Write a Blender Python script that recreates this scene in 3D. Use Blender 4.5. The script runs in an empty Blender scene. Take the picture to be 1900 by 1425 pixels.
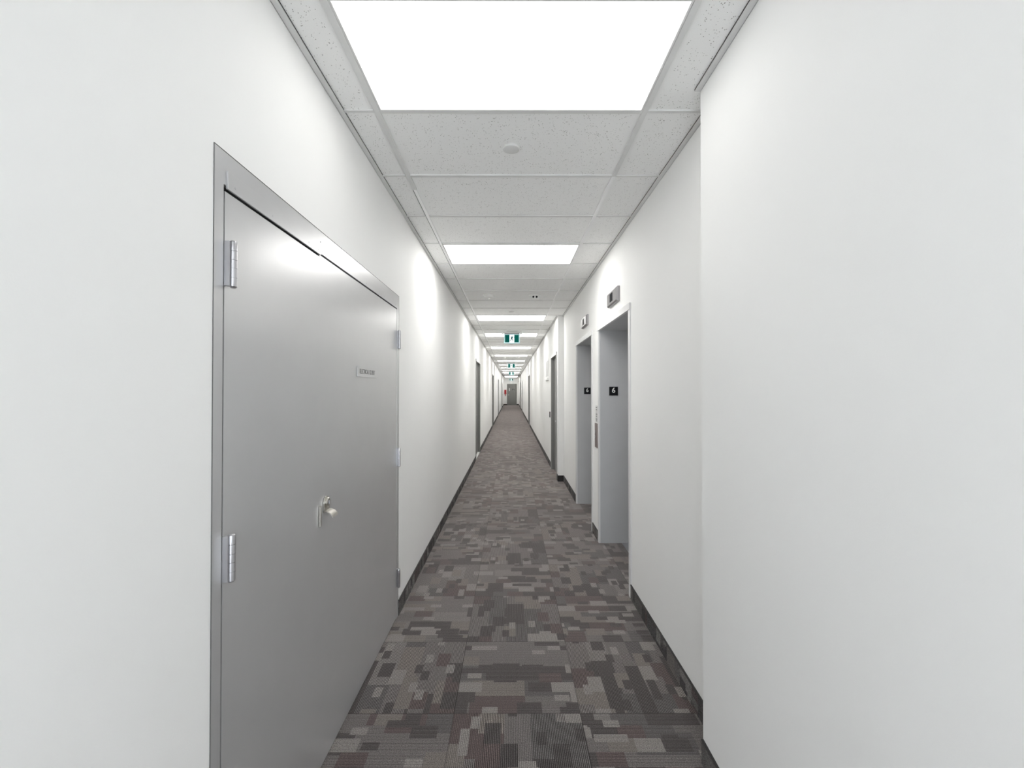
import bpy, math, random
from mathutils import Vector
random.seed(7)
S = bpy.context.scene
C = S.collection

# ------------------------------------------------------------------ camera
# world: x right, y down the corridor, z up; metres
cam_d = bpy.data.cameras.new('camera')
cam_d.sensor_width = 36.0
cam_d.lens = 823.05 / 1900 * 36.0
cam_d.shift_y = 2.63 / 1900
cam_d.shift_x = 0.22 / 1900
cam_d.clip_start = 0.02
cam_d.clip_end = 200
cam = bpy.data.objects.new('camera', cam_d)
C.objects.link(cam)
cam.location = (0, 0, 1.561)
cam.rotation_euler = (math.pi / 2 + 0.01035, 0, -0.00167)
S.camera = cam

# ------------------------------------------------------------------ light and exposure
w = bpy.data.worlds.new('world')
S.world = w
w.use_nodes = True
w.node_tree.nodes['Background'].inputs[0].default_value = (0.87, 0.92, 0.98, 1)
w.node_tree.nodes['Background'].inputs[1].default_value = 2.5
S.view_settings.view_transform = 'Standard'
S.view_settings.look = 'None'
S.view_settings.gamma = 1
S.cycles.diffuse_bounces = 10
S.view_settings.use_curve_mapping = False
S.view_settings.exposure = 1.3
PANEL = 4.0          # radiance of the ceiling light panels

# ------------------------------------------------------------------ dimensions
T = 0.6096
XL, XN, XF = -0.784, 0.803, 0.901        # left wall, right wall near/far, elevator wall
HC = 2.8275                              # underside of the ceiling grid
Y0, Y1 = -2.6, 46.0
YC, YP = 1.868, 7.58                     # near corner, pier face
G0 = 2.010                               # a cross tee of the grid

# ------------------------------------------------------------------ materials
class NT:
    def __init__(s, name):
        s.m = bpy.data.materials.new(name)
        s.m.use_nodes = True
        s.t = s.m.node_tree
        s.b = s.t.nodes['Principled BSDF']
    def n(s, typ, **kw):
        o = s.t.nodes.new(typ)
        for k, v in kw.items():
            setattr(o, k, v)
        return o
    def put(s, sock, v):
        if hasattr(v, 'is_output') or isinstance(v, bpy.types.NodeSocket):
            s.t.links.new(v, sock)
        else:
            sock.default_value = v
    def math(s, op, a, b=None, c=None):
        o = s.n('ShaderNodeMath', operation=op)
        s.put(o.inputs[0], a)
        if b is not None: s.put(o.inputs[1], b)
        if c is not None: s.put(o.inputs[2], c)
        return o.outputs[0]
    def pos(s):
        g = s.n('ShaderNodeNewGeometry')
        x = s.n('ShaderNodeSeparateXYZ')
        s.t.links.new(g.outputs['Position'], x.inputs[0])
        return g.outputs['Position'], x.outputs[0], x.outputs[1], x.outputs[2]
    def comb(s, a, b, c=0.0):
        o = s.n('ShaderNodeCombineXYZ')
        s.put(o.inputs[0], a); s.put(o.inputs[1], b); s.put(o.inputs[2], c)
        return o.outputs[0]
    def white(s, vec):
        o = s.n('ShaderNodeTexWhiteNoise', noise_dimensions='3D')
        s.t.links.new(vec, o.inputs['Vector'])
        return o.outputs['Value'], o.outputs['Color']
    def noise(s, vec, scale, detail=2.0, rough=0.5):
        o = s.n('ShaderNodeTexNoise')
        if vec is not None: s.t.links.new(vec, o.inputs['Vector'])
        o.inputs['Scale'].default_value = scale
        o.inputs['Detail'].default_value = detail
        o.inputs['Roughness'].default_value = rough
        return o.outputs[0]
    def ramp(s, f, stops, interp='LINEAR'):
        o = s.n('ShaderNodeValToRGB')
        o.color_ramp.interpolation = interp
        e = o.color_ramp.elements
        while len(e) > 1: e.remove(e[-1])
        e[0].position = stops[0][0]; e[0].color = (*stops[0][1], 1)
        for p, c in stops[1:]:
            q = e.new(p); q.color = (*c, 1)
        s.put(o.inputs[0], f)
        return o.outputs[0]
    def mix(s, f, a, b, mode='MIX'):
        o = s.n('ShaderNodeMix', data_type='RGBA', blend_type=mode)
        s.put(o.inputs[0], f)
        for k, v in ((6, a), (7, b)):
            if isinstance(v, tuple): v = (*v, 1) if len(v) == 3 else v
            s.put(o.inputs[k], v)
        return o.outputs[2]
    def bump(s, h, strength, dist):
        o = s.n('ShaderNodeBump')
        o.inputs['Strength'].default_value = strength
        o.inputs['Distance'].default_value = dist
        s.put(o.inputs['Height'], h)
        s.t.links.new(o.outputs[0], s.b.inputs['Normal'])

def mat(name, col, rough=0.5, metal=0.0, spec=0.5, emit=None, es=0.0, wob=0.03, coat=0.0):
    """plain paint, plastic or metal with a faint procedural unevenness"""
    k = NT(name)
    p, x, y, z = k.pos()
    nz = k.noise(p, 6.0, 3.0)
    lo = tuple(max(0, c * (1 - wob)) for c in col)
    hi = tuple(min(1, c * (1 + wob)) for c in col)
    k.t.links.new(k.ramp(nz, [(0.3, lo), (0.7, hi)]), k.b.inputs['Base Color'])
    k.b.inputs['Roughness'].default_value = rough
    k.b.inputs['Metallic'].default_value = metal
    k.b.inputs['Specular IOR Level'].default_value = spec
    k.b.inputs['Coat Weight'].default_value = coat
    if emit:
        k.b.inputs['Emission Color'].default_value = (*emit, 1)
        k.b.inputs['Emission Strength'].default_value = es
    return k.m

def wall_mat():
    k = NT('white_wall_paint')
    p, x, y, z = k.pos()
    nz = k.noise(p, 1.6, 3.0)
    k.t.links.new(k.ramp(nz, [(0.3, (0.90, 0.90, 0.888)), (0.7, (0.915, 0.915, 0.905))]), k.b.inputs['Base Color'])
    k.b.inputs['Roughness'].default_value = 0.66
    k.b.inputs['Specular IOR Level'].default_value = 0.5
    k.bump(k.noise(p, 260.0, 2.0), 0.10, 0.001)
    return k.m

def tile_mat():
    k = NT('pitted_ceiling_tile')
    p, x, y, z = k.pos()
    fz = k.noise(p, 420.0, 2.0, 0.6)
    base = k.ramp(fz, [(0.3, (0.90, 0.90, 0.89)), (0.65, (0.955, 0.955, 0.945))])
    v = k.n('ShaderNodeTexVoronoi', feature='F1')
    # slightly stretched fissures
    k.t.links.new(k.comb(k.math('MULTIPLY', x, 118.0), k.math('MULTIPLY', y, 92.0), 0.0), v.inputs['Vector'])
    v.inputs['Scale'].default_value = 1.0
    r = k.noise(k.comb(x, y, 3.0), 28.0, 1.0)
    thr = k.math('MULTIPLY_ADD', r, 0.44, -0.05)
    pit = k.math('LESS_THAN', v.outputs['Distance'], thr)
    # smooth moulded border along the lengthwise tees
    ax = k.math('ABSOLUTE', x)
    d = k.math('ABSOLUTE', k.math('SUBTRACT', ax, T))
    inner = k.math('GREATER_THAN', d, 0.036)
    pit = k.math('MULTIPLY', pit, inner)
    sel = k.math('GREATER_THAN', k.white(k.comb(k.math('FLOOR', k.math('MULTIPLY', x, 118.0)), k.math('FLOOR', k.math('MULTIPLY', y, 92.0)), 1.0))[0], 0.25)
    pit = k.math('MULTIPLY', pit, sel)
    col = k.mix(pit, base, (0.36, 0.35, 0.33))
    k.t.links.new(col, k.b.inputs['Base Color'])
    k.b.inputs['Roughness'].default_value = 0.9
    k.b.inputs['Specular IOR Level'].default_value = 0.2
    k.bump(k.math('SUBTRACT', fz, k.math('MULTIPLY', pit, 2.0)), 0.25, 0.002)
    return k.m

def carpet_mat(name, skirting=False):
    k = NT(name)
    p, x, y, z = k.pos()
    if skirting:
        u = k.math('MULTIPLY', y, 1 / T); v = k.math('MULTIPLY_ADD', z, 1 / T, 0.31)
    else:
        u = k.math('MULTIPLY', k.math('SUBTRACT', x, 0.334), 1 / T)
        v = k.math('MULTIPLY', k.math('SUBTRACT', y, 2.157), 1 / T)
    i = k.math('FLOOR', u); j = k.math('FLOOR', v)
    a = k.math('FRACT', u); b = k.math('FRACT', v)
    par = k.math('GREATER_THAN', k.math('FRACT', k.math('MULTIPLY', k.math('ADD', i, j), 0.5)), 0.25)  # 1 = odd
    if skirting: par = 0.0
    def sel(e, o):
        return k.math('ADD', k.math('MULTIPLY', e, k.math('SUBTRACT', 1.0, par)), k.math('MULTIPLY', o, par))
    s = sel(a, b) if not skirting else a
    t = sel(b, a) if not skirting else b
    tid = k.math('MULTIPLY_ADD', i, 17.0, k.math('MULTIPLY', j, 5.3))
    def cell(ns, nt, seed):
        cs = k.math('FLOOR', k.math('MULTIPLY', s, ns))
        off = k.white(k.comb(cs, tid, seed))[0]
        ct = k.math('FLOOR', k.math('MULTIPLY_ADD', t, nt, k.math('MULTIPLY', k.math('FLOOR', k.math('MULTIPLY', off, 4.0)), 0.25)))
        return k.white(k.comb(cs, ct, k.math('ADD', tid, seed)))[0]
    A = cell(5.0, 2.2, 0.5)      # broad tonal bands
    B = cell(8.0, 5.0, 3.5)      # blocks
    D = cell(14.0, 8.0, 7.5)     # small blocks
    grey, dark, mar, tan, light = (0.136, 0.124, 0.120), (0.062, 0.056, 0.055), (0.092, 0.071, 0.069), (0.163, 0.145, 0.132), (0.215, 0.199, 0.188)
    if skirting:
        grey, dark, mar, tan, light = (0.15, 0.143, 0.14), (0.085, 0.080, 0.080), (0.105, 0.090, 0.088), (0.13, 0.125, 0.12), (0.21, 0.20, 0.195)
    ca = k.ramp(A, [(0.0, dark), (0.09, mar), (0.20, grey), (0.44, tan), (0.56, (grey[0] * .68, grey[1] * .70, grey[2] * .71)), (0.76, grey), (0.93, (0.172, 0.159, 0.152))], 'CONSTANT')
    cb = k.ramp(B, [(0.0, dark), (0.13, mar), (0.17, grey), (0.84, light), (0.91, tan)], 'CONSTANT')
    ub = k.math('MAXIMUM', k.math('LESS_THAN', B, 0.17), k.math('GREATER_THAN', B, 0.84))
    col = k.mix(ub, ca, cb)
    cd = k.ramp(D, [(0.0, dark), (0.5, light)], 'CONSTANT')
    ud = k.math('MAXIMUM', k.math('LESS_THAN', D, 0.075), k.math('GREATER_THAN', D, 0.95))
    col = k.mix(ud, col, cd)
    # corded ribs along the pile direction, strong on most blocks, lost on the light ones
    rib = k.math('SINE', k.math('MULTIPLY', s, 78.0 * 2 * math.pi))
    yarn = k.noise(p, 230.0, 1.0, 0.6)
    flat = k.math('GREATER_THAN', k.math('MULTIPLY', B, k.math('SUBTRACT', 1.0, A)), 0.45)
    amp = k.math('MULTIPLY_ADD', k.math('MAXIMUM', k.math('MULTIPLY', ub, k.math('GREATER_THAN', B, 0.5)), flat), -0.52, 0.86)
    if skirting: amp = 0.12
    else: amp = k.math('MULTIPLY', amp, k.math('MULTIPLY_ADD', par, -0.5, 1.0))   # crosswise tiles show a flatter pile
    f = k.math('ADD', 1.0, k.math('MULTIPLY', rib, amp))
    f = k.math('MULTIPLY', f, k.math('MULTIPLY_ADD', yarn, 2.6, -0.30))
    if not skirting:
        ea = k.math('MINIMUM', k.math('MINIMUM', a, k.math('SUBTRACT', 1.0, a)), k.math('MINIMUM', b, k.math('SUBTRACT', 1.0, b)))
        f = k.math('MULTIPLY', f, k.math('MULTIPLY_ADD', k.math('GREATER_THAN', ea, 0.004), 0.45, 0.55))
    col = k.mix(1.0, col, k.comb(f, f, f), 'MULTIPLY')
    k.t.links.new(col, k.b.inputs['Base Color'])
    k.b.inputs['Roughness'].default_value = 1.0
    k.b.inputs['Specular IOR Level'].default_value = 0.1
    k.b.inputs['Sheen Weight'].default_value = 0.0 if skirting else 0.6
    k.b.inputs['Sheen Roughness'].default_value = 0.4
    k.b.inputs['Sheen Tint'].default_value = (1.0, 0.90, 0.87, 1)
    k.bump(k.math('ADD', k.math('MULTIPLY', rib, 0.5), yarn), 0.3, 0.002)
    return k.m

M = dict(
    wall=wall_mat(), tile=tile_mat(), carpet=carpet_mat('patchwork_carpet'), skirt=carpet_mat('carpet_skirting', True),
    tee=mat('grid_steel_white', (0.74, 0.74, 0.73), 0.7, spec=0.2),
    tee2=mat('grid_steel_bright', (0.93, 0.93, 0.93), 0.4),
    gap=mat('dark_gap', (0.05, 0.05, 0.05), 0.8),  # dark fill, stands in for shade in gaps and undersides
    dim=mat('light_diffuser_dimmed', (0.9, 0.9, 0.9), 0.5, emit=(1.0, 0.99, 0.965), es=PANEL * 0.28),
    diff=mat('light_diffuser', (0.9, 0.9, 0.9), 0.5, emit=(1.0, 0.99, 0.965), es=PANEL),
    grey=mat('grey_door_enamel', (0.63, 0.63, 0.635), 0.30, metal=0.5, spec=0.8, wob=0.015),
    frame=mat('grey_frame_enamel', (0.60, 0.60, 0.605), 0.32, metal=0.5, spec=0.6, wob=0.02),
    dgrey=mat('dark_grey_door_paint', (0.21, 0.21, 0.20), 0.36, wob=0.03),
    jamb=mat('elevator_grey_paint', (0.50, 0.505, 0.515), 0.42, wob=0.02),
    trim=mat('trim_grey_with_sheen', (0.74, 0.74, 0.74), 0.32),  # light grey, with the grazing reflection put into the colour
    reader=mat('dark_reader_plastic', (0.05, 0.05, 0.052), 0.5, spec=0.3),
    steel=mat('brushed_steel', (0.56, 0.56, 0.58), 0.30, metal=1.0),
    plate=mat('dull_aluminium', (0.36, 0.35, 0.355), 0.38, metal=0.6),
    nickel=mat('satin_nickel', (0.55, 0.53, 0.49), 0.32, metal=1.0),
    bronze=mat('brushed_bronze_plate', (0.22, 0.175, 0.165), 0.35, metal=0.3),
    black=mat('black_plastic', (0.009, 0.009, 0.011), 0.6, spec=0.12),
    bind=mat('dark_binding', (0.022, 0.020, 0.020), 0.6),
    white=mat('white_plastic', (0.90, 0.90, 0.88), 0.35),
    wtext=mat('white_lettering', (0.85, 0.85, 0.83), 0.5),
    dtext=mat('grey_lettering', (0.13, 0.13, 0.13), 0.5),
    plaque=mat('pale_grey_plaque', (0.62, 0.62, 0.62), 0.4),
    lens=mat('exit_sign_edge', (0.55, 0.78, 0.80), 0.3, emit=(0.50, 0.85, 0.88), es=0.10),
    green=mat('exit_sign_green', (0.0, 0.085, 0.068), 0.5, spec=0.1, emit=(0.0, 0.12, 0.10), es=0.15),
    pale=mat('exit_sign_white', (0.8, 0.9, 0.9), 0.3, emit=(0.85, 1.0, 1.0), es=0.7),
    figure=mat('exit_sign_figure', (0.0, 0.035, 0.045), 0.5, spec=0.1),
    red=mat('red_enamel', (0.42, 0.012, 0.02), 0.35),
)

# ------------------------------------------------------------------ mesh helpers
class MB:
    def __init__(s): s.v = []; s.f = []; s.sm = []
    def add(s, vs, fs, smooth=False):
        o = len(s.v); s.v += [tuple(q) for q in vs]
        s.f += [tuple(o + i for i in f) for f in fs]; s.sm += [smooth] * len(fs)
        return s
    def box(s, x0, x1, y0, y1, z0, z1):
        x0, x1 = sorted((x0, x1)); y0, y1 = sorted((y0, y1)); z0, z1 = sorted((z0, z1))
        vs = [(x, y, z) for x in (x0, x1) for y in (y0, y1) for z in (z0, z1)]
        return s.add(vs, [(0, 1, 3, 2), (4, 6, 7, 5), (0, 4, 5, 1), (2, 3, 7, 6), (0, 2, 6, 4), (1, 5, 7, 3)])
    def prism(s, pts, axis, a, b):
        """closed outline pts (2-D) pushed along axis from a to b"""
        def P(u, v, w):
            return {'x': (w, u, v), 'y': (u, w, v), 'z': (u, v, w)}[axis]
        n = len(pts)
        area = sum(pts[i][0] * pts[(i + 1) % n][1] - pts[(i + 1) % n][0] * pts[i][1] for i in range(n))
        if (area < 0) != (axis == 'y'): pts = pts[::-1]
        a, b = sorted((a, b))
        vs = [P(u, v, a) for u, v in pts] + [P(u, v, b) for u, v in pts]
        fs = [tuple(range(n - 1, -1, -1)), tuple(range(n, 2 * n))]
        fs += [(i, (i + 1) % n, n + (i + 1) % n, n + i) for i in range(n)]
        return s.add(vs, fs)
    def lathe(s, prof, axis, c, seg=24):
        """profile [(radius, height)] turned about axis through c"""
        vs = []; fs = []
        for r, h in prof:
            for q in range(seg):
                t = 2 * math.pi * q / seg; u = r * math.cos(t); v = r * math.sin(t)
                d = {'x': (h, u, v), 'y': (v, h, u), 'z': (u, v, h)}[axis]
                vs.append((c[0] + d[0], c[1] + d[1], c[2] + d[2]))
        m = len(prof)
        for k in range(m - 1):
            for q in range(seg):
                r = (q + 1) % seg
                fs.append((k * seg + q, k * seg + r, (k + 1) * seg + r, (k + 1) * seg + q))
        s.add(vs, fs, True)
        o = len(s.v) - m * seg
        for ring, rev in ((0, True), (m - 1, False)):
            if prof[ring][0] > 1e-6:
                idx = [o + ring * seg + q for q in range(seg)]
                s.f.append(tuple(idx[::-1] if rev else idx)); s.sm.append(False)
        return s
    def tube(s, pts, r, seg=10):
        vs = []; fs = []
        for k, p in enumerate(pts):
            p = Vector(p)
            d = (Vector(pts[min(k + 1, len(pts) - 1)]) - Vector(pts[max(k - 1, 0)])).normalized()
            u = d.cross(Vector((0, 0, 1)))
            if u.length < 0.1: u = d.cross(Vector((1, 0, 0)))
            u.normalize(); v = d.cross(u)
            for q in range(seg):
                t = 2 * math.pi * q / seg
                vs.append(p + r * (math.cos(t) * u + math.sin(t) * v))
        for k in range(len(pts) - 1):
            for q in range(seg):
                rr = (q + 1) % seg
                fs.append((k * seg + q, k * seg + rr, (k + 1) * seg + rr, (k + 1) * seg + q))
        fs.append(tuple(range(seg))); fs.append(tuple((len(pts) - 1) * seg + q for q in range(seg))[::-1])
        return s.add(vs, fs, True)
    def build(s, name, m, parent=None, bevel=0.0, loc=(0, 0, 0)):
        me = bpy.data.meshes.new(name)
        me.from_pydata([(x - loc[0], y - loc[1], z - loc[2]) for x, y, z in s.v], [], s.f)
        me.materials.append(M[m])
        for p, q in zip(me.polygons, s.sm): p.use_smooth = q
        me.update()
        if any(s.sm): me.set_sharp_from_angle(angle=math.radians(38))
        o = bpy.data.objects.new(name, me); C.objects.link(o)
        o.location = loc
        if parent: o.parent = parent
        if bevel:
            b = o.modifiers.new('bevel', 'BEVEL'); b.width = bevel; b.segments = 2; b.limit_method = 'ANGLE'
            b.angle_limit = math.radians(50)
        return o

def tag(o, label, cat, group=None, kind=None):
    if label: o['label'] = label
    if cat: o['category'] = cat
    if group: o['group'] = group
    if kind: o['kind'] = kind
    return o

def empty(name, loc, label, cat, group=None, kind=None):
    o = bpy.data.objects.new(name, None); C.objects.link(o)
    o.location = loc; o.empty_display_size = 0.1
    return tag(o, label, cat, group, kind)

def copy_tree(o, loc=None):
    c = o.copy(); C.objects.link(c)
    if loc: c.location = loc
    for ch in o.children:
        d = ch.copy(); C.objects.link(d); d.parent = c
        for g in ch.children:
            e = g.copy(); C.objects.link(e); e.parent = d
    return c

def text(name, s, size, m, parent, loc, rot, sx=1.0, depth=0.0006, align='CENTER', bold=0.0):
    cu = bpy.data.curves.new(name, 'FONT')
    cu.body = s; cu.size = size; cu.extrude = depth; cu.offset = bold
    cu.align_x = align; cu.align_y = 'CENTER'
    tmp = bpy.data.objects.new(name, cu); C.objects.link(tmp)
    bpy.context.view_layer.update()
    me = bpy.data.meshes.new_from_object(tmp.evaluated_get(bpy.context.evaluated_depsgraph_get()))
    bpy.data.objects.remove(tmp)
    me.materials.clear(); me.materials.append(M[m])
    o = bpy.data.objects.new(name, me); C.objects.link(o)
    o.parent = parent; o.location = loc; o.rotation_euler = rot; o.scale = (sx, 1, 1)
    return o

HP = math.pi / 2

# ================================================================== the setting
# openings: (y0, y1, top) of the frame outside edges
CLOSET = (1.165, 3.088, 2.213)
LEFT = [(9.80, 11.12, 2.255), (18.40, 19.56, 2.235), (26.50, 27.70, 2.235), (37.60, 38.60, 2.235)]
RIGHT = [(7.76, 8.84, 2.235), (19.10, 20.42, 2.235), (31.50, 32.66, 2.235), (38.00, 39.10, 2.235)]
LIFT = [(3.335, 4.585, 2.220), (4.895, 6.145, 2.220)]
TOPW = HC + 0.02

fl = MB().box(XL - 0.35, 1.45, Y0, Y1 + 0.2, -0.10, 0.0).build('floor', 'carpet')
tag(fl, 'corridor floor of patchwork striped carpet tiles in grey, brown and maroon', 'floor', kind='structure')

def wall_with(face, back, y0, y1, ops):
    m = MB(); y = y0
    for a, b, h in ops:
        m.box(face, back, y, a, 0, TOPW)
        m.box(face, back, a, b, h, TOPW)
        y = b
    m.box(face, back, y, y1, 0, TOPW)
    return m
wl = wall_with(XL, XL - 0.2, Y0, Y1, [CLOSET] + LEFT).build('wall_left', 'wall')
tag(wl, 'long white painted left wall of the corridor with the electrical closet doors', 'wall', kind='structure')
m = MB().box(XN, XN + 0.6, Y0, YC, 0, TOPW)
tag(m.build('wall_right_near', 'wall'), 'white right wall nearest the camera, ending in an outside corner', 'wall', kind='structure')
m = wall_with(XF, XF + 0.45, YC + 0.001, YP - 0.001, LIFT)
tag(m.build('wall_right_elevators', 'wall'), 'white set back wall holding the two elevator openings', 'wall', kind='structure')
m = wall_with(XN, XN + 0.6, YP, Y1, RIGHT)
tag(m.build('wall_right_far', 'wall'), 'long white right wall beyond the pier after the elevators', 'wall', kind='structure')
END = (-0.430, 0.580, 2.19)
m = MB()
m.box(XL - 0.2, END[0], Y1, Y1 + 0.2, 0, TOPW); m.box(END[1], XN + 0.2, Y1, Y1 + 0.2, 0, TOPW); m.box(END[0], END[1], Y1, Y1 + 0.2, END[2], TOPW)
tag(m.build('wall_back', 'wall'), 'small white end wall closing the far end of the corridor', 'wall', kind='structure')
tag(MB().box(XL - 0.2, -0.68, Y0 - 0.2, Y0, 0, TOPW).box(0.70, XN + 0.2, Y0 - 0.2, Y0, 0, TOPW).box(-0.68, 0.70, Y0 - 0.2, Y0, 2.30, TOPW).build('wall_front', 'wall'), 'white header wall over an opening added behind the camera to let in daylight', 'wall', kind='structure')  # unseen opening, added so world light fills the near corridor

# ---- ceiling: tiles on an exposed tee grid
TB = HC + 0.008
ce = MB().box(XL - 0.2, 1.45, Y0 - 0.2, Y1 + 0.2, TB, TB + 0.10).build('ceiling', 'tile')
tag(ce, 'suspended ceiling of pitted pale grey tiles on an exposed metal grid', 'ceiling', kind='structure')
m = MB()
for sx in (-1, 1):
    if sx < 0:
        m.box(-T - 0.013, -T + 0.013, Y0, 2.793, HC - 0.0015, TB)       # tee cap that stops short
    else:
        m.box(T - 0.012, T + 0.012, Y0, 2.62, HC, TB)
m.build('main_tee', 'tee', ce)
MB().box(-T - 0.010, -T + 0.010, 2.797, Y1, HC, TB).build('main_tee', 'tee2', ce)
MB().box(T - 0.012, T + 0.012, 2.62, Y1, HC, TB).build('main_tee', 'tee2', ce)
n0 = int((Y0 - G0) / T); n1 = int((Y1 - G0) / T)
m = MB(); g = MB()
for k in range(n0, n1 + 1):
    y = G0 + k * T
    m.box(-T + 0.0125, T - 0.0125, y - 0.012, y + 0.012, HC + 0.001, TB)
    xr = XN if (y < YC or y > YP) else XF
    m.box(XL + 0.022, -T - 0.0135, y - 0.008, y + 0.008, HC + 0.002, TB)
    m.box(T + 0.0125, xr - 0.022, y - 0.008, y + 0.008, HC + 0.002, TB)
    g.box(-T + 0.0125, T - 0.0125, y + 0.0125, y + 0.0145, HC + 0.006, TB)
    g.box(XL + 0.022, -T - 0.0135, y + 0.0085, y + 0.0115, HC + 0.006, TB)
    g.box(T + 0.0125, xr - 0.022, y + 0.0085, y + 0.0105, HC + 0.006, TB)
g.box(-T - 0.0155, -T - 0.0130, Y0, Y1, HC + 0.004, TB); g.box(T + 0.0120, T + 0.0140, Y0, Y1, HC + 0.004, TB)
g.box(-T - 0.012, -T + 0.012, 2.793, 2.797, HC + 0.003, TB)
m.build('cross_tee', 'tee', ce); g.build('shadow_gap', 'gap', ce)

# ---- wall angle mouldings along the ceiling edge
def angle(name, face, sgn, y0, y1, label):
    m = MB().box(face, face + sgn * 0.024, y0, y1, HC - 0.001, TB).box(face, face + sgn * 0.0015, y0, y1, HC - 0.001, TB)
    o = m.build(name, 'tee'); tag(o, label, 'ceiling trim', kind='structure')
    MB().box(face + sgn * 0.024, face + sgn * 0.0252, y0, y1, HC + 0.004, TB).build('shadow_gap', 'gap', o)
    return o
angle('trim_1', XL, 1, Y0, Y1, 'thin white metal angle where the left wall meets the ceiling')
angle('trim_2', XN, -1, Y0, YC, 'white metal ceiling angle along the near right wall, cut off at its corner')
angle('trim_3', XF, -1, YC, YP, 'thin white metal ceiling angle above the elevator wall')
angle('trim_4', XN, -1, YP, Y1, 'thin white metal ceiling angle along the far right wall')
o = MB().box(XN, XF, YP - 0.024, YP, HC - 0.001, TB).build('trim_5', 'tee')
tag(o, 'short ceiling angle across the face of the pier', 'ceiling trim', kind='structure')

# ---- carpet skirting
BB = 0.104
def skirt(name, face, sgn, runs, label):
    m = MB(); b = MB()
    for a, c in runs:
        m.box(face, face + sgn * 0.008, a, c, 0, BB - 0.004)
        b.box(face, face + sgn * 0.010, a, c, BB - 0.004, BB)
    o = m.build(name, 'skirt'); tag(o, label, 'baseboard', kind='structure'); b.build('binding', 'bind', o)
def runs(y0, y1, ops):
    r = []; y = y0
    for a, b, h in ops: r.append((y, a)); y = b
    return r + [(y, y1)]
skirt('baseboard_left', XL, 1, runs(Y0, Y1, [CLOSET] + LEFT), 'dark carpet skirting along the foot of the left wall')
skirt('baseboard_right_near', XN, -1, [(Y0, YC)], 'dark carpet skirting at the foot of the near right wall')
skirt('baseboard_right_elevators', XF, -1, runs(YC, YP, LIFT), 'dark carpet skirting below the elevator wall')
skirt('baseboard_right_far', XN, -1, runs(YP, Y1, RIGHT), 'dark carpet skirting at the foot of the far right wall')
o = MB().box(XN - 0.009, XF - 0.010, YP - 0.008, YP, 0, BB).build('baseboard_pier', 'bind')
tag(o, 'short black baseboard across the face of the pier', 'baseboard', kind='structure')
o = MB().box(XL + 0.01, END[0], Y1 - 0.010, Y1, 0, BB).box(END[1], XN - 0.01, Y1 - 0.010, Y1, 0, BB).build('baseboard_back', 'bind')
tag(o, 'dark baseboard either side of the end door', 'baseboard', kind='structure')

# ================================================================== ceiling lights
lg = 'recessed light panels down the corridor ceiling'
def light(y, dm='diff'):
    t = empty('ceiling_light', (0, y, HC), 'x', 'ceiling light', lg)
    hx, hy = T - 0.0135, T / 2 - 0.0130
    ix, iy = 0.5885, T / 2 - 0.0155
    in_ = T / 2 - 0.0320      # wider near flange
    z0, z1 = 0.0005, 0.0075
    m = MB()
    m.box(-hx, -ix, -hy, hy, z0, z1).box(ix, hx, -hy, hy, z0, z1)
    m.box(-ix, ix, -hy, -in_, z0, z1).box(-ix, ix, iy, hy, z0, z1)
    m.build('light_frame', 'tee', t)
    MB().box(-ix, ix, -in_, iy, 0.0025, 0.007).build('diffuser', dm, t)
    return t
idx = [-1, 4, 10, 14, 19, 24, 29, 34, 39, 44, 49, 54, 64, 70]  # last two are added panels that brighten the end wall
names = ['largest and nearest glowing white ceiling panel, at the top of the photo',
         'second largest glowing ceiling panel, level with the nearest elevator doorway',
         'glowing ceiling panel just beyond the smoke detector and the two-eyed ceiling device',
         'glowing ceiling panel partly covered by the nearest green exit sign',
         'first glowing ceiling panel beyond the nearest exit sign',
         'second glowing ceiling panel beyond the nearest exit sign',
         'third glowing ceiling panel beyond the nearest exit sign',
         'glowing ceiling strip partly covered by the top of the second exit sign',
         'glowing ceiling strip partly covered by the lower half of the second exit sign',
         'glowing ceiling strip between the second and third exit signs',
         'glowing ceiling strip just above the third exit sign face',
         'glowing ceiling strip partly covered by the third exit sign',
         'ceiling light strip added past the third exit sign to brighten the far end',
         'ceiling light strip added before the end wall to brighten it']
L0 = light(G0 - T / 2, 'dim')
L0['label'] = names[0]
L1 = light(G0 + 3.5 * T)
L1['label'] = names[1]
for k, nm in zip(idx[2:], names[2:]):
    y = G0 + (k - 1 + 0.5) * T
    c = copy_tree(L1, (0, y, HC)); c['label'] = nm
c = copy_tree(L0, (0, G0 + (-6 + 0.5) * T, HC)); c['label'] = 'unseen ceiling light panel added behind the camera for even lighting'  # added out of view to even out the lighting

# ================================================================== ceiling devices
pg = 'round concealed sprinkler covers on the ceiling'
cv = MB().lathe([(0.0, -0.008), (0.036, -0.008), (0.0425, -0.005), (0.044, -0.001), (0.040, 0.008)], 'z', (0, 0, 0), 40)
p0 = cv.build('sprinkler_cover', 'tee', loc=(0, 0, 0)); p0.location = (0.0, 2.316, TB - 0.001 - 0.007)
tag(p0, 'round flat sprinkler cover on the first tile beyond the nearest light', 'sprinkler cover', pg)
for y, l in ((7.18, 'small round sprinkler cover just in front of the third light panel'),
             (12.38, 'tiny round sprinkler cover just below the nearest exit sign in view')):
    c = p0.copy(); C.objects.link(c); c.location = (0.005, y, TB - 0.008); c['label'] = l

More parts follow.
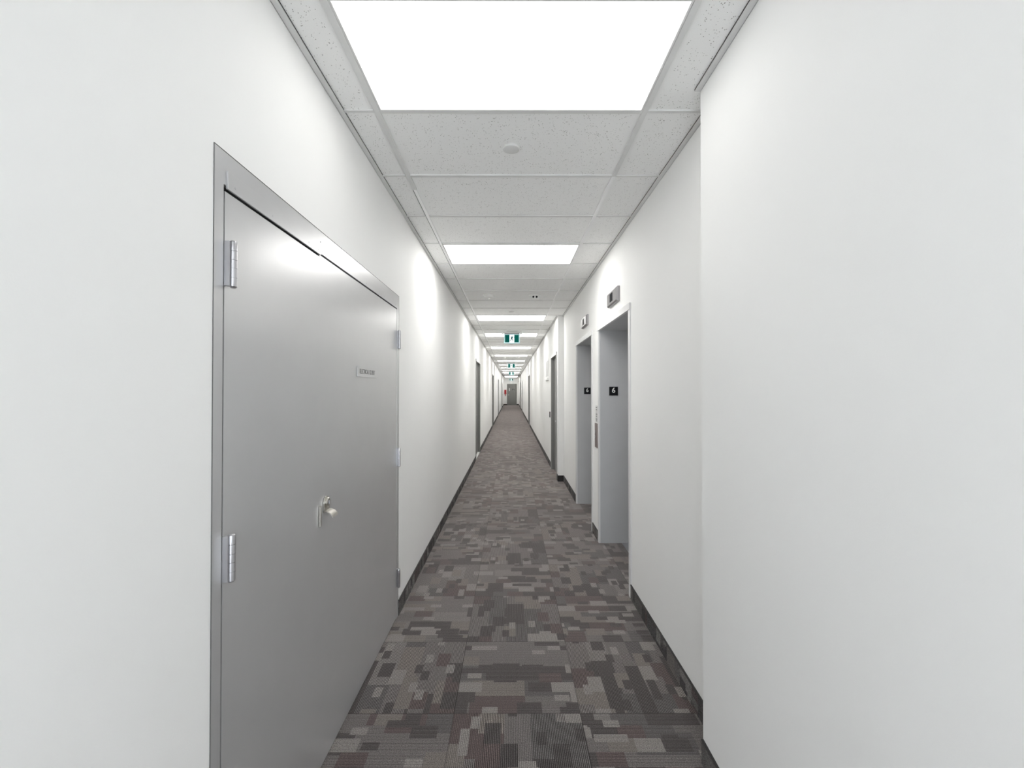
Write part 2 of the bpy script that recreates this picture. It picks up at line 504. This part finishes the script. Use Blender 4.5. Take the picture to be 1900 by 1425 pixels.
def smoke(x, y, label, g=None):
    t = empty('smoke_detector', (x, y, TB), label, 'smoke detector', g)
    MB().lathe([(0.078, 0.0), (0.082, -0.004), (0.082, -0.010), (0.074, -0.014), (0.0, -0.014)], 'z', (0, 0, 0), 36).build('base', 'white', t)
    MB().lathe([(0.062, -0.014), (0.060, -0.034), (0.046, -0.042), (0.026, -0.046), (0.0, -0.046)], 'z', (0, 0, 0), 36).build('cover', 'white', t)
    MB().lathe([(0.020, -0.046), (0.020, -0.058), (0.014, -0.064), (0.0, -0.064)], 'z', (0, 0, 0), 20).build('sensor_cap', 'white', t)
    return t
def camera_dome(x, y, label, g=None):
    t = empty('ceiling_sensor', (x, y, TB), label, 'ceiling sensor', g)
    MB().lathe([(0.080, 0.0), (0.084, -0.005), (0.078, -0.012), (0.0, -0.012)], 'z', (0, 0, 0), 36).build('base', 'white', t)
    MB().lathe([(0.052, -0.012), (0.050, -0.052), (0.040, -0.060), (0.0, -0.060)], 'z', (0, 0, 0), 30).build('body', 'white', t)
    for sx in (-1, 1):
        MB().lathe([(0.013, -0.012), (0.013, 0.004), (0.0, 0.004)][::-1], 'y', (sx * 0.022, -0.046, -0.032), 18).build('opening', 'black', t)
    return t
smoke(-0.299, 5.93, 'round white smoke detector on the ceiling before the third light, left one')
camera_dome(0.318, 5.95, 'white ceiling device with two dark openings, right of the smoke detector')
smoke(-0.217, 17.18, 'tiny white smoke detector on the ceiling beyond the nearest exit sign')
camera_dome(0.262, 16.9, 'tiny white ceiling device right of the far smoke detector')

# ================================================================== exit signs
eg = 'green running figure exit signs along the corridor'
def exit_sign():
    t = empty('exit_sign', (0, 0, 0), 'x', 'exit sign', eg)
    # origin at ceiling level; face looks towards -y
    MB().box(-0.12, 0.12, -0.03, 0.03, -0.012, 0.0).box(-0.215, 0.215, -0.028, 0.028, -0.042, -0.012).build('canopy', 'tee', t, 0.003)
    for sx in (-1, 1):
        MB().lathe([(0.0, -0.004), (0.020, 0.0), (0.024, 0.02), (0.020, 0.045), (0.010, 0.050)], 'y', (sx * 0.196, -0.045, -0.046), 18).build('lamp_head', 'white', t)
    MB().box(-0.16, 0.16, -0.012, 0.012, -0.062, -0.038).build('lamp_channel', 'plate', t)
    MB().box(-0.170, 0.170, -0.008, 0.008, -0.262, -0.052).build('sign_panel', 'lens', t, 0.003)
    for sx in (-1, 1):
        MB().box(sx * 0.050, sx * 0.148, -0.0100, -0.0085, -0.240, -0.078).build('green_field', 'green', t)
    fc = MB().box(-0.050, 0.050, -0.0100, -0.0085, -0.240, -0.078).build('doorway_field', 'pale', t)
    # running figure, built of tapering limbs
    f = MB()
    def limb(a, b, wa, wb):
        wa *= 1.3; wb *= 1.3
        ax, az = a; bx, bz = b
        dx, dz = bx - ax, bz - az; L = math.hypot(dx, dz); nx, nz = -dz / L, dx / L
        f.prism([(ax + nx * wa, az + nz * wa), (bx + nx * wb, bz + nz * wb), (bx - nx * wb, bz - nz * wb), (ax - nx * wa, az - nz * wa)], 'y', -0.0112, -0.0100)
    zc = -0.160
    f.lathe([(0.0, -0.0112), (0.011, -0.0112), (0.011, -0.0100)], 'y', (0.016, 0, zc + 0.060), 16)
    limb((0.008, zc + 0.046), (-0.006, zc + 0.000), 0.013, 0.010)      # trunk
    limb((0.014, zc + 0.042), (0.034, zc + 0.022), 0.005, 0.004); limb((0.034, zc + 0.022), (0.050, zc + 0.030), 0.004, 0.004)
    limb((0.000, zc + 0.042), (-0.024, zc + 0.034), 0.005, 0.004); limb((-0.024, zc + 0.034), (-0.034, zc + 0.012), 0.004, 0.004)
    limb((-0.002, zc + 0.004), (0.018, zc - 0.022), 0.008, 0.006); limb((0.018, zc - 0.022), (0.020, zc - 0.062), 0.006, 0.005)
    limb((-0.008, zc + 0.004), (-0.018, zc - 0.030), 0.008, 0.006); limb((-0.018, zc - 0.030), (-0.044, zc - 0.044), 0.006, 0.005)
    f.build('running_figure', 'figure', fc)
    return t
e0 = exit_sign(); e0.location = (0.016, 9.56, HC)
e0['label'] = 'nearest and largest green exit sign hanging from the ceiling'
for y, x, z, l in ((20.3, 0.014, HC, 'second green exit sign hanging from the ceiling, counting from the camera'),
                   (29.6, 0.020, HC, 'third green exit sign hanging from the ceiling, small and far away'),
                   (45.85, 0.005, HC - 0.03, 'farthest exit sign, on the ceiling right in front of the end door')):
    c = copy_tree(e0, (x, y, z)); c['label'] = l

# ================================================================== electrical closet doors (left)
FX = XL + 0.0015     # frame face
D = empty('door_1', (XL, 2.12, 0), 'pair of large grey metal electrical closet doors filling the near left wall', 'door', kind='structure')
def bl(mb, name, m, parent=D, bevel=0.0, **k):
    mb.v = [(x - XL, y - 2.12, z) for x, y, z in mb.v]
    return mb.build(name, m, parent, bevel, **k)
ya, yb, ht = CLOSET
m = MB()
U = [(ya, 0), (1.204, 0), (1.204, 2.122), (3.040, 2.122), (3.040, 0), (yb, 0), (yb, ht), (ya, ht)]
vs = [(XL - 0.14, a, b) for a, b in U] + [(FX, a, b) for a, b in U]
m.add(vs, [(0, 1, 2, 7), (2, 3, 6, 7), (3, 4, 5, 6), (15, 10, 9, 8), (15, 14, 11, 10), (14, 13, 12, 11)]
      + [(q, 8 + q, 8 + (q + 1) % 8, (q + 1) % 8) for q in range(8)])
bl(m, 'door_frame', 'frame', bevel=0.001)
bl(MB().box(XL - 0.15, XL - 0.16, ya + 0.001, yb - 0.001, 0, ht), 'light_block', 'gap')  # unseen board added to stop light leaking round the leaves
m = MB().box(XL, XL + 0.002, ya - 0.0015, ya, 0, ht + 0.0015).box(XL, XL + 0.002, ya, yb, ht, ht + 0.0018).box(XL, XL + 0.002, yb, yb + 0.002, 0, ht + 0.0015)
bl(m, 'caulk_line', 'dtext')
SEAM = 1.8085
l1 = bl(MB().box(XL - 0.045, XL + 0.0005, 1.2100, SEAM, 0.008, 2.1055), 'door_leaf', 'grey')
l1['label'] = 'narrow near leaf of the closet doors'
l2 = bl(MB().box(XL - 0.045, XL + 0.0005, SEAM, 3.034, 0.008, 2.1130), 'door_leaf', 'grey')
l2['label'] = 'wide far leaf of the closet doors'
bl(MB().box(XL - 0.13, XL - 0.012, 1.204, 1.2098, 0, 2.122).box(XL - 0.13, XL - 0.012, 3.035, 3.040, 0, 2.122).box(XL - 0.13, XL - 0.010, 1.2098, 3.035, 2.1135, 2.122), 'leaf_gap_shade', 'gap')  # dark filler painting in the shade of the leaf gaps
h1 = bl(MB().box(XL + 0.0016, XL + 0.0075, 1.2125, SEAM + 0.001, 2.112, 2.162), 'header_strip', 'frame', bevel=0.0006)
h2 = bl(MB().box(XL + 0.0016, XL + 0.0055, SEAM + 0.002, 3.036, 2.119, 2.169), 'header_strip', 'frame', bevel=0.0006)
for hs, ys, xx, zz in ((h1, (1.245, 1.44, 1.70, 1.785), XL + 0.0075, 2.128), (h2, (1.83, 2.04, 2.38, 2.72, 2.98), XL + 0.0055, 2.134)):
    for q in ys:
        bl(MB().lathe([(0.0034, -0.001), (0.0032, 0.0006), (0.0, 0.0009)], 'x', (xx, q, zz), 14), 'screw', 'steel', hs)
def hinge(y, z0, z1, sgn, leaf):
    xb = XL + 0.017; yy = y
    L = z1 - z0
    prof = [(0.0, z0 - 0.004), (0.0065, z0 - 0.004), (0.0085, z0 - 0.001), (0.0098, z0)]
    for a, b in ((0.0, 0.19), (0.20, 0.40), (0.41, 0.59), (0.60, 0.80), (0.81, 1.0)):
        prof += [(0.0098, z0 + a * L), (0.0098, z0 + b * L), (0.0080, z0 + (b + 0.002) * L), (0.0080, z0 + (b + 0.008) * L)]
    prof = prof[:-2] + [(0.0090, z1 + 0.002), (0.0065, z1 + 0.004), (0.0, z1 + 0.004)]
    m = MB().lathe(prof, 'z', (xb, yy, 0), 20)
    m.box(XL - 0.002, xb, yy - 0.0165 * sgn, yy - 0.0125 * sgn, z0, z1)
    m.box(XL + 0.0025, xb - 0.002, yy - 0.0125 * sgn, yy - 0.002, z0, z1)
    bl(m, 'hinge', 'steel', leaf)
for z0, z1 in ((1.846, 1.968), (1.040, 1.162), (0.217, 0.337)):
    hinge(1.222, z0, z1, 1, l1)
    hinge(3.042, z0, z1, -1, l2)
# lock with pull lip on the far leaf, latch guard at the seam
pts = [(1.852, 1.050), (1.905, 1.050), (1.905, 1.088)]
pts += [(1.8785 + 0.0265 * math.cos(t), 1.088 + 0.0265 * math.sin(t)) for t in [math.pi * q / 12 for q in range(1, 12)]]
pts += [(1.852, 1.088)]
m = MB().prism(pts, 'x', XL + 0.002, XL + 0.0075)
m.lathe([(0.0205, 0.0), (0.0205, 0.005), (0.0175, 0.008), (0.013, 0.008), (0.0125, 0.006), (0.0, 0.006)], 'x', (XL + 0.0075, 1.8785, 1.088), 28)
# curved pull lip
lip = [(XL + 0.002, 1.056), (XL + 0.018, 1.055), (XL + 0.030, 1.050), (XL + 0.039, 1.041), (XL + 0.043, 1.030)]
low = [(XL + 0.040, 1.030), (XL + 0.036, 1.039), (XL + 0.028, 1.0465), (XL + 0.017, 1.0515), (XL + 0.002, 1.052)]
m.prism(lip + low, 'y', 1.852, 1.905)
lk = bl(m, 'lock_pull', 'nickel', l2)
bl(MB().lathe([(0.0095, 0.0), (0.0095, 0.0035), (0.0, 0.0035)], 'x', (XL + 0.0135, 1.8785, 1.088), 20).box(XL + 0.016, XL + 0.0185, 1.8773, 1.8797, 1.082, 1.094), 'key_cylinder', 'steel', D)
bl(MB().box(XL + 0.002, XL + 0.0085, SEAM + 0.003, SEAM + 0.014, 1.004, 1.087), 'latch_guard', 'nickel', l1, 0.0006)
sg = bl(MB().box(XL + 0.002, XL + 0.0062, 2.250, 2.556, 1.630, 1.683), 'name_sign', 'plaque')
sg['label'] = 'pale grey plaque reading ELECTRICAL CLOSET'
text('lettering', 'ELECTRICAL CLOSET', 0.034, 'dtext', sg, (0.0064, 2.403 - 2.12, 1.657), (HP, 0, HP), 0.78)

# ================================================================== recessed grey doors along both walls
cnt = [1]
def side_door(face, sgn, y0, y1, ht, label, handle=True, hinges=False, threshold=False, header_label=None):
    """sgn = direction from the face into the wall"""
    cnt[0] += 1
    yc = (y0 + y1) / 2
    t = empty('door_%d' % cnt[0], (face, yc, 0), label, 'door', kind='structure')
    def B(x0, x1, a, b, c, d, mb=None):
        mb = mb or MB(); return mb.box(sgn * x0, sgn * x1, a - yc, b - yc, c, d)
    m = MB()
    F = 0.050
    for a, b in ((y0, y0 + F), (y1 - F, y1)): B(-0.012, 0.16, a, b, 0, ht, m)
    B(-0.012, 0.16, y0 + F, y1 - F, ht - F, ht, m)
    # stop bead, behind the leaf
    B(0.095, 0.16, y0 + F, y0 + F + 0.016, 0, ht - F, m); B(0.095, 0.16, y1 - F - 0.016, y1 - F, 0, ht - F, m)
    B(0.095, 0.16, y0 + F + 0.016, y1 - F - 0.016, ht - F - 0.016, ht - F, m)
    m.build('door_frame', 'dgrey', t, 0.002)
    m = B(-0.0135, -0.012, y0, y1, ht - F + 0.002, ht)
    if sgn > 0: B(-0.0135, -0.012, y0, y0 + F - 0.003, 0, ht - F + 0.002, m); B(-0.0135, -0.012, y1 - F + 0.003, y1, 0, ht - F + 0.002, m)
    m.build('frame_sheen', 'trim', t)  # pale sheets paint in the grazing reflection on the frame faces
    B(0.165, 0.175, y0 + 0.001, y1 - 0.001, 0, ht).build('light_block', 'gap', t)  # unseen board added to block outside light behind the leaf
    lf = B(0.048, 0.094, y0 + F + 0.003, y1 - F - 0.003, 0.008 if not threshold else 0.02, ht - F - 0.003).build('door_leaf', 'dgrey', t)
    if handle:
        yh = y0 + F + 0.07 - yc
        h = MB().lathe([(0.0, 0.0), (0.027, 0.0), (0.027, 0.008), (0.0, 0.009)], 'x', (sgn * 0.048 - (0.009 if sgn > 0 else 0), yh, 1.00), 20)
        h.tube([(sgn * 0.046, yh, 1.0), (sgn * 0.006, yh, 1.0), (sgn * -0.004, yh + 0.012, 1.0), (sgn * -0.005, yh + 0.11, 1.0)], 0.009)
        h.build('lever_handle', 'steel', lf)
    if hinges:
        for z in (0.25, 1.1, 1.95):
            MB().lathe([(0.0, z), (0.013, z), (0.013, z + 0.12), (0.0, z + 0.12)], 'z', (-sgn * 0.008, y1 - F - yc, 0), 14).build('hinge', 'dgrey', t)
    if threshold:
        B(0.0, 0.16, y0 + F, y1 - F, 0.0, 0.018).build('threshold', 'white', t)
    return t
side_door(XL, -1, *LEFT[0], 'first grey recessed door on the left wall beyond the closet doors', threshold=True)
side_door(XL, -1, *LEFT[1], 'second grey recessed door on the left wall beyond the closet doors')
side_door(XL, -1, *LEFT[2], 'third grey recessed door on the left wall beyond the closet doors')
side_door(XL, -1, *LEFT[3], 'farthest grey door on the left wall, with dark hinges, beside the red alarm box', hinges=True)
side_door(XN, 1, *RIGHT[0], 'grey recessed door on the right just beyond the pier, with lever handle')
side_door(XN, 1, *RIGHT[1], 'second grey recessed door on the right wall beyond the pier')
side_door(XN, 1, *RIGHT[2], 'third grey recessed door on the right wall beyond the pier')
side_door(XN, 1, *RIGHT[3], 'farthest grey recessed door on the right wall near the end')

# ---- end door
cnt[0] += 1
t = empty('door_%d' % cnt[0], (0.075, Y1, 0), 'dark grey door in the end wall of the corridor', 'door', kind='structure')
x0, x1 = END[0] - 0.075, END[1] - 0.075
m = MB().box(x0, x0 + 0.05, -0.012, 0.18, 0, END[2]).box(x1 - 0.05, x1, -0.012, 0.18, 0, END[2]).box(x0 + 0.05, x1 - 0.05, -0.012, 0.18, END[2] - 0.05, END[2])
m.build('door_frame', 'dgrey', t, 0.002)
MB().box(x0 + 0.001, x1 - 0.001, 0.185, 0.195, 0, END[2]).build('light_block', 'gap', t)  # unseen board added against light leaking under the end door
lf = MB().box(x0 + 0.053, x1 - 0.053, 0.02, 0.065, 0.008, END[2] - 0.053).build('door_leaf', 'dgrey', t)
m = MB().lathe([(0.0, -0.012), (0.030, -0.012), (0.030, 0.0)], 'y', (x0 + 0.125, 0.02, 1.05), 20).tube([(x0 + 0.125, 0.01, 1.05), (x0 + 0.125, -0.04, 1.05), (x0 + 0.135, -0.045, 1.05), (x0 + 0.24, -0.045, 1.05)], 0.010)
m.build('lever_handle', 'white', lf)
MB().box(x0 + 0.20, x0 + 0.29, 0.016, 0.020, 1.44, 1.76).build('door_notice', 'plaque', lf)
MB().box(x0 + 0.535, x0 + 0.735, 0.014, 0.020, 1.52, 1.66).build('door_plaque', 'black', lf)
MB().box(x0 + 0.575, x0 + 0.695, 0.012, 0.014, 1.55, 1.60).build('plaque_strip', 'wtext', t)

# ================================================================== elevators
ele = []
for n, (y0, y1, ht) in enumerate(LIFT):
    lab = ('nearest elevator doorway on the right with deep grey jambs', 'second elevator doorway on the right, farther from the camera')[n]
    t = empty('elevator_doorway', (XF, (y0 + y1) / 2, 0), lab, 'elevator', 'elevator doorways on the right wall')
    yc = (y0 + y1) / 2; a, b = y0 - yc, y1 - yc
    F = 0.050; dpt = 0.345
    m = MB()
    m.box(-0.008, 0.010, a, a + F, 0, ht - F).box(-0.008, 0.010, b - F, b, 0, ht - F)
    m.build('door_trim', 'trim', t, 0.002)
    MB().box(-0.014, 0.010, a - 0.006, b + 0.006, ht - F - 0.002, ht).build('header_trim', 'trim', t, 0.002)
    m = MB().box(0.010, dpt, a + 0.004, a + F, 0, ht - F).box(0.010, dpt, b - F, b - 0.004, 0, ht - F).box(0.010, dpt, a + 0.004, b - 0.004, ht - F, ht - 0.004)
    m.build('jamb', 'jamb', t)
    MB().box(dpt - 0.12, dpt + 0.08, a + F, b - F, 0.0, 0.004).build('sill', 'steel', t)
    for q0, q1 in ((a + F, -0.001), (0.001, b - F)):
        MB().box(dpt - 0.045, dpt - 0.02, q0, q1, 0.006, ht - F - 0.003).build('door_panel', 'jamb', t)
    MB().box(dpt + 0.02, dpt + 0.04, a, b, 0.0, ht).build('shaft_cover', 'gap', t)
    # floor number plate on the far jamb, facing the corridor entrance
    pl = MB().box(0.1015, 0.1905, b - F - 0.0035, b - F, 1.505, 1.594).build('floor_number_plate', 'black', t)
    text('numeral', '6', 0.072, 'wtext', pl, (0.146, b - F - 0.0042, 1.556), (HP, 0, 0), 0.95, bold=0.001)
    ele.append(t)

# direction indicators above each elevator
ig = 'direction indicators above the elevators'
def indicator():
    t = empty('elevator_indicator', (0, 0, 0), 'x', 'elevator indicator', ig)
    hw, hz = 0.185, 0.062
    prof = [(-hw, -hz), (hw, -hz), (hw, hz), (-hw, hz)]
    m = MB()
    def ring(x, hw, hz): return [(x, -hw, -hz), (x, hw, -hz), (x, hw, hz), (x, -hw, hz)]
    r = ring(0, hw, hz) + ring(-0.018, hw, hz) + ring(-0.030, hw - 0.014, hz - 0.010)
    m.add(r, [(3, 2, 1, 0), (8, 9, 10, 11)] + [(k * 4 + q, k * 4 + (q + 1) % 4, k * 4 + 4 + (q + 1) % 4, k * 4 + 4 + q) for k in (0, 1) for q in range(4)])
    m.build('housing', 'plate', t, 0.001)
    MB().box(-0.0315, -0.030, -hw + 0.022, hw - 0.050, -hz + 0.012, hz - 0.012).build('face_plate', 'plate', t)
    MB().box(-0.0330, -0.0315, -0.052, 0.052, -0.036, 0.036).build('display_window', 'black', t)
    return t
i0 = indicator(); i0.location = (XF, 3.85, 2.366); i0['label'] = 'silver indicator box with dark display above the nearest elevator'
c = copy_tree(i0, (XF, 5.335, 2.382)); c['label'] = 'silver indicator box with dark display above the second elevator'

# call station and notice on the strip of wall between the elevators
t = empty('call_button_panel', (XF, 4.645, 0.96), 'bronze metal elevator call button panel between the two elevators', 'call button panel')
MB().box(-0.014, 0, -0.065, 0.065, 0.0, 0.252).build('face_plate', 'bronze', t, 0.002)
for z in (0.165, 0.112):
    MB().lathe([(0.0, 0.006), (0.014, 0.006), (0.016, 0.003), (0.016, 0.0)][::1], 'x', (-0.020, 0.022, z), 20).build('call_button', 'steel', t)
t = empty('fire_notice', (XF, 4.672, 1.225), 'small pale notice plate with grey lettering above the call button panel', 'sign')
MB().box(-0.003, 0, -0.048, 0.048, 0.0, 0.172).build('notice_plate', 'plaque', t)
m = MB()
for z, hw in ((0.152, 0.036), (0.128, 0.030), (0.082, 0.038), (0.060, 0.026), (0.030, 0.034), (0.014, 0.022)):
    q = -hw
    while q < hw - 0.004:
        wd = random.choice((0.006, 0.009, 0.012)); m.box(-0.0036, -0.003, q, min(q + wd, hw), z - 0.005, z + 0.005); q += wd + 0.004
m.build('lettering', 'dtext', t)

# ================================================================== right wall fittings
t = empty('card_reader', (XN, 9.12, 1.0), 'small dark card reader on the right wall just past the door beyond the pier', 'card reader')
MB().box(-0.016, 0, -0.045, 0.045, 0.0, 0.115).build('housing', 'reader', t, 0.003)
MB().lathe([(0.0, -0.002), (0.006, -0.002), (0.006, 0.0)], 'x', (-0.016, 0, 0.095), 12).build('indicator_lamp', 'red', t)
t = empty('access_panel', (XN, 9.83, 1.835), 'flush white access panel high on the right wall beyond the pier door', 'access panel')
MB().box(-0.008, 0, -0.37, 0.37, 0.0, 0.385).build('panel_frame', 'white', t, 0.002)
MB().box(-0.0115, -0.008, -0.345, 0.345, 0.022, 0.363).build('panel_door', 'plaque', t, 0.001)
t = empty('wall_light_box', (XN, 9.83, 1.775), 'slim white box on the right wall directly under the access panel', 'wall box')
MB().box(-0.030, 0, -0.36, 0.36, 0.0, 0.052).build('housing', 'white', t, 0.004)

# ================================================================== end wall fittings
t = empty('fire_alarm_box', (-0.594, Y1, 1.15), 'red fire alarm box on the end wall left of the end door', 'fire alarm')
MB().box(-0.098, 0.098, -0.09, 0, 0.0, 0.435).build('housing', 'red', t, 0.006)
MB().box(-0.075, 0.075, -0.094, -0.09, 0.03, 0.40).build('door_panel', 'red', t, 0.002)
t = empty('alarm_pull_station', (-0.586, Y1, 0.94), 'small red pull station on the end wall under the red alarm box', 'fire alarm')
MB().box(-0.042, 0.042, -0.05, 0, 0.0, 0.165).build('housing', 'red', t, 0.004)
MB().box(-0.028, 0.028, -0.062, -0.05, 0.065, 0.085).build('pull_handle', 'white', t)
t = empty('junction_box', (0.745, Y1, 2.45), 'white wall box in the top right corner of the end wall', 'wall box')
MB().box(-0.055, 0.055, -0.30, 0, 0.0, 0.34).build('housing', 'white', t, 0.005)
MB().box(-0.050, 0.050, -0.29, -0.01, -0.012, 0.0).build('underside_shade', 'gap', t)  # dark strip painting in the shade under the box
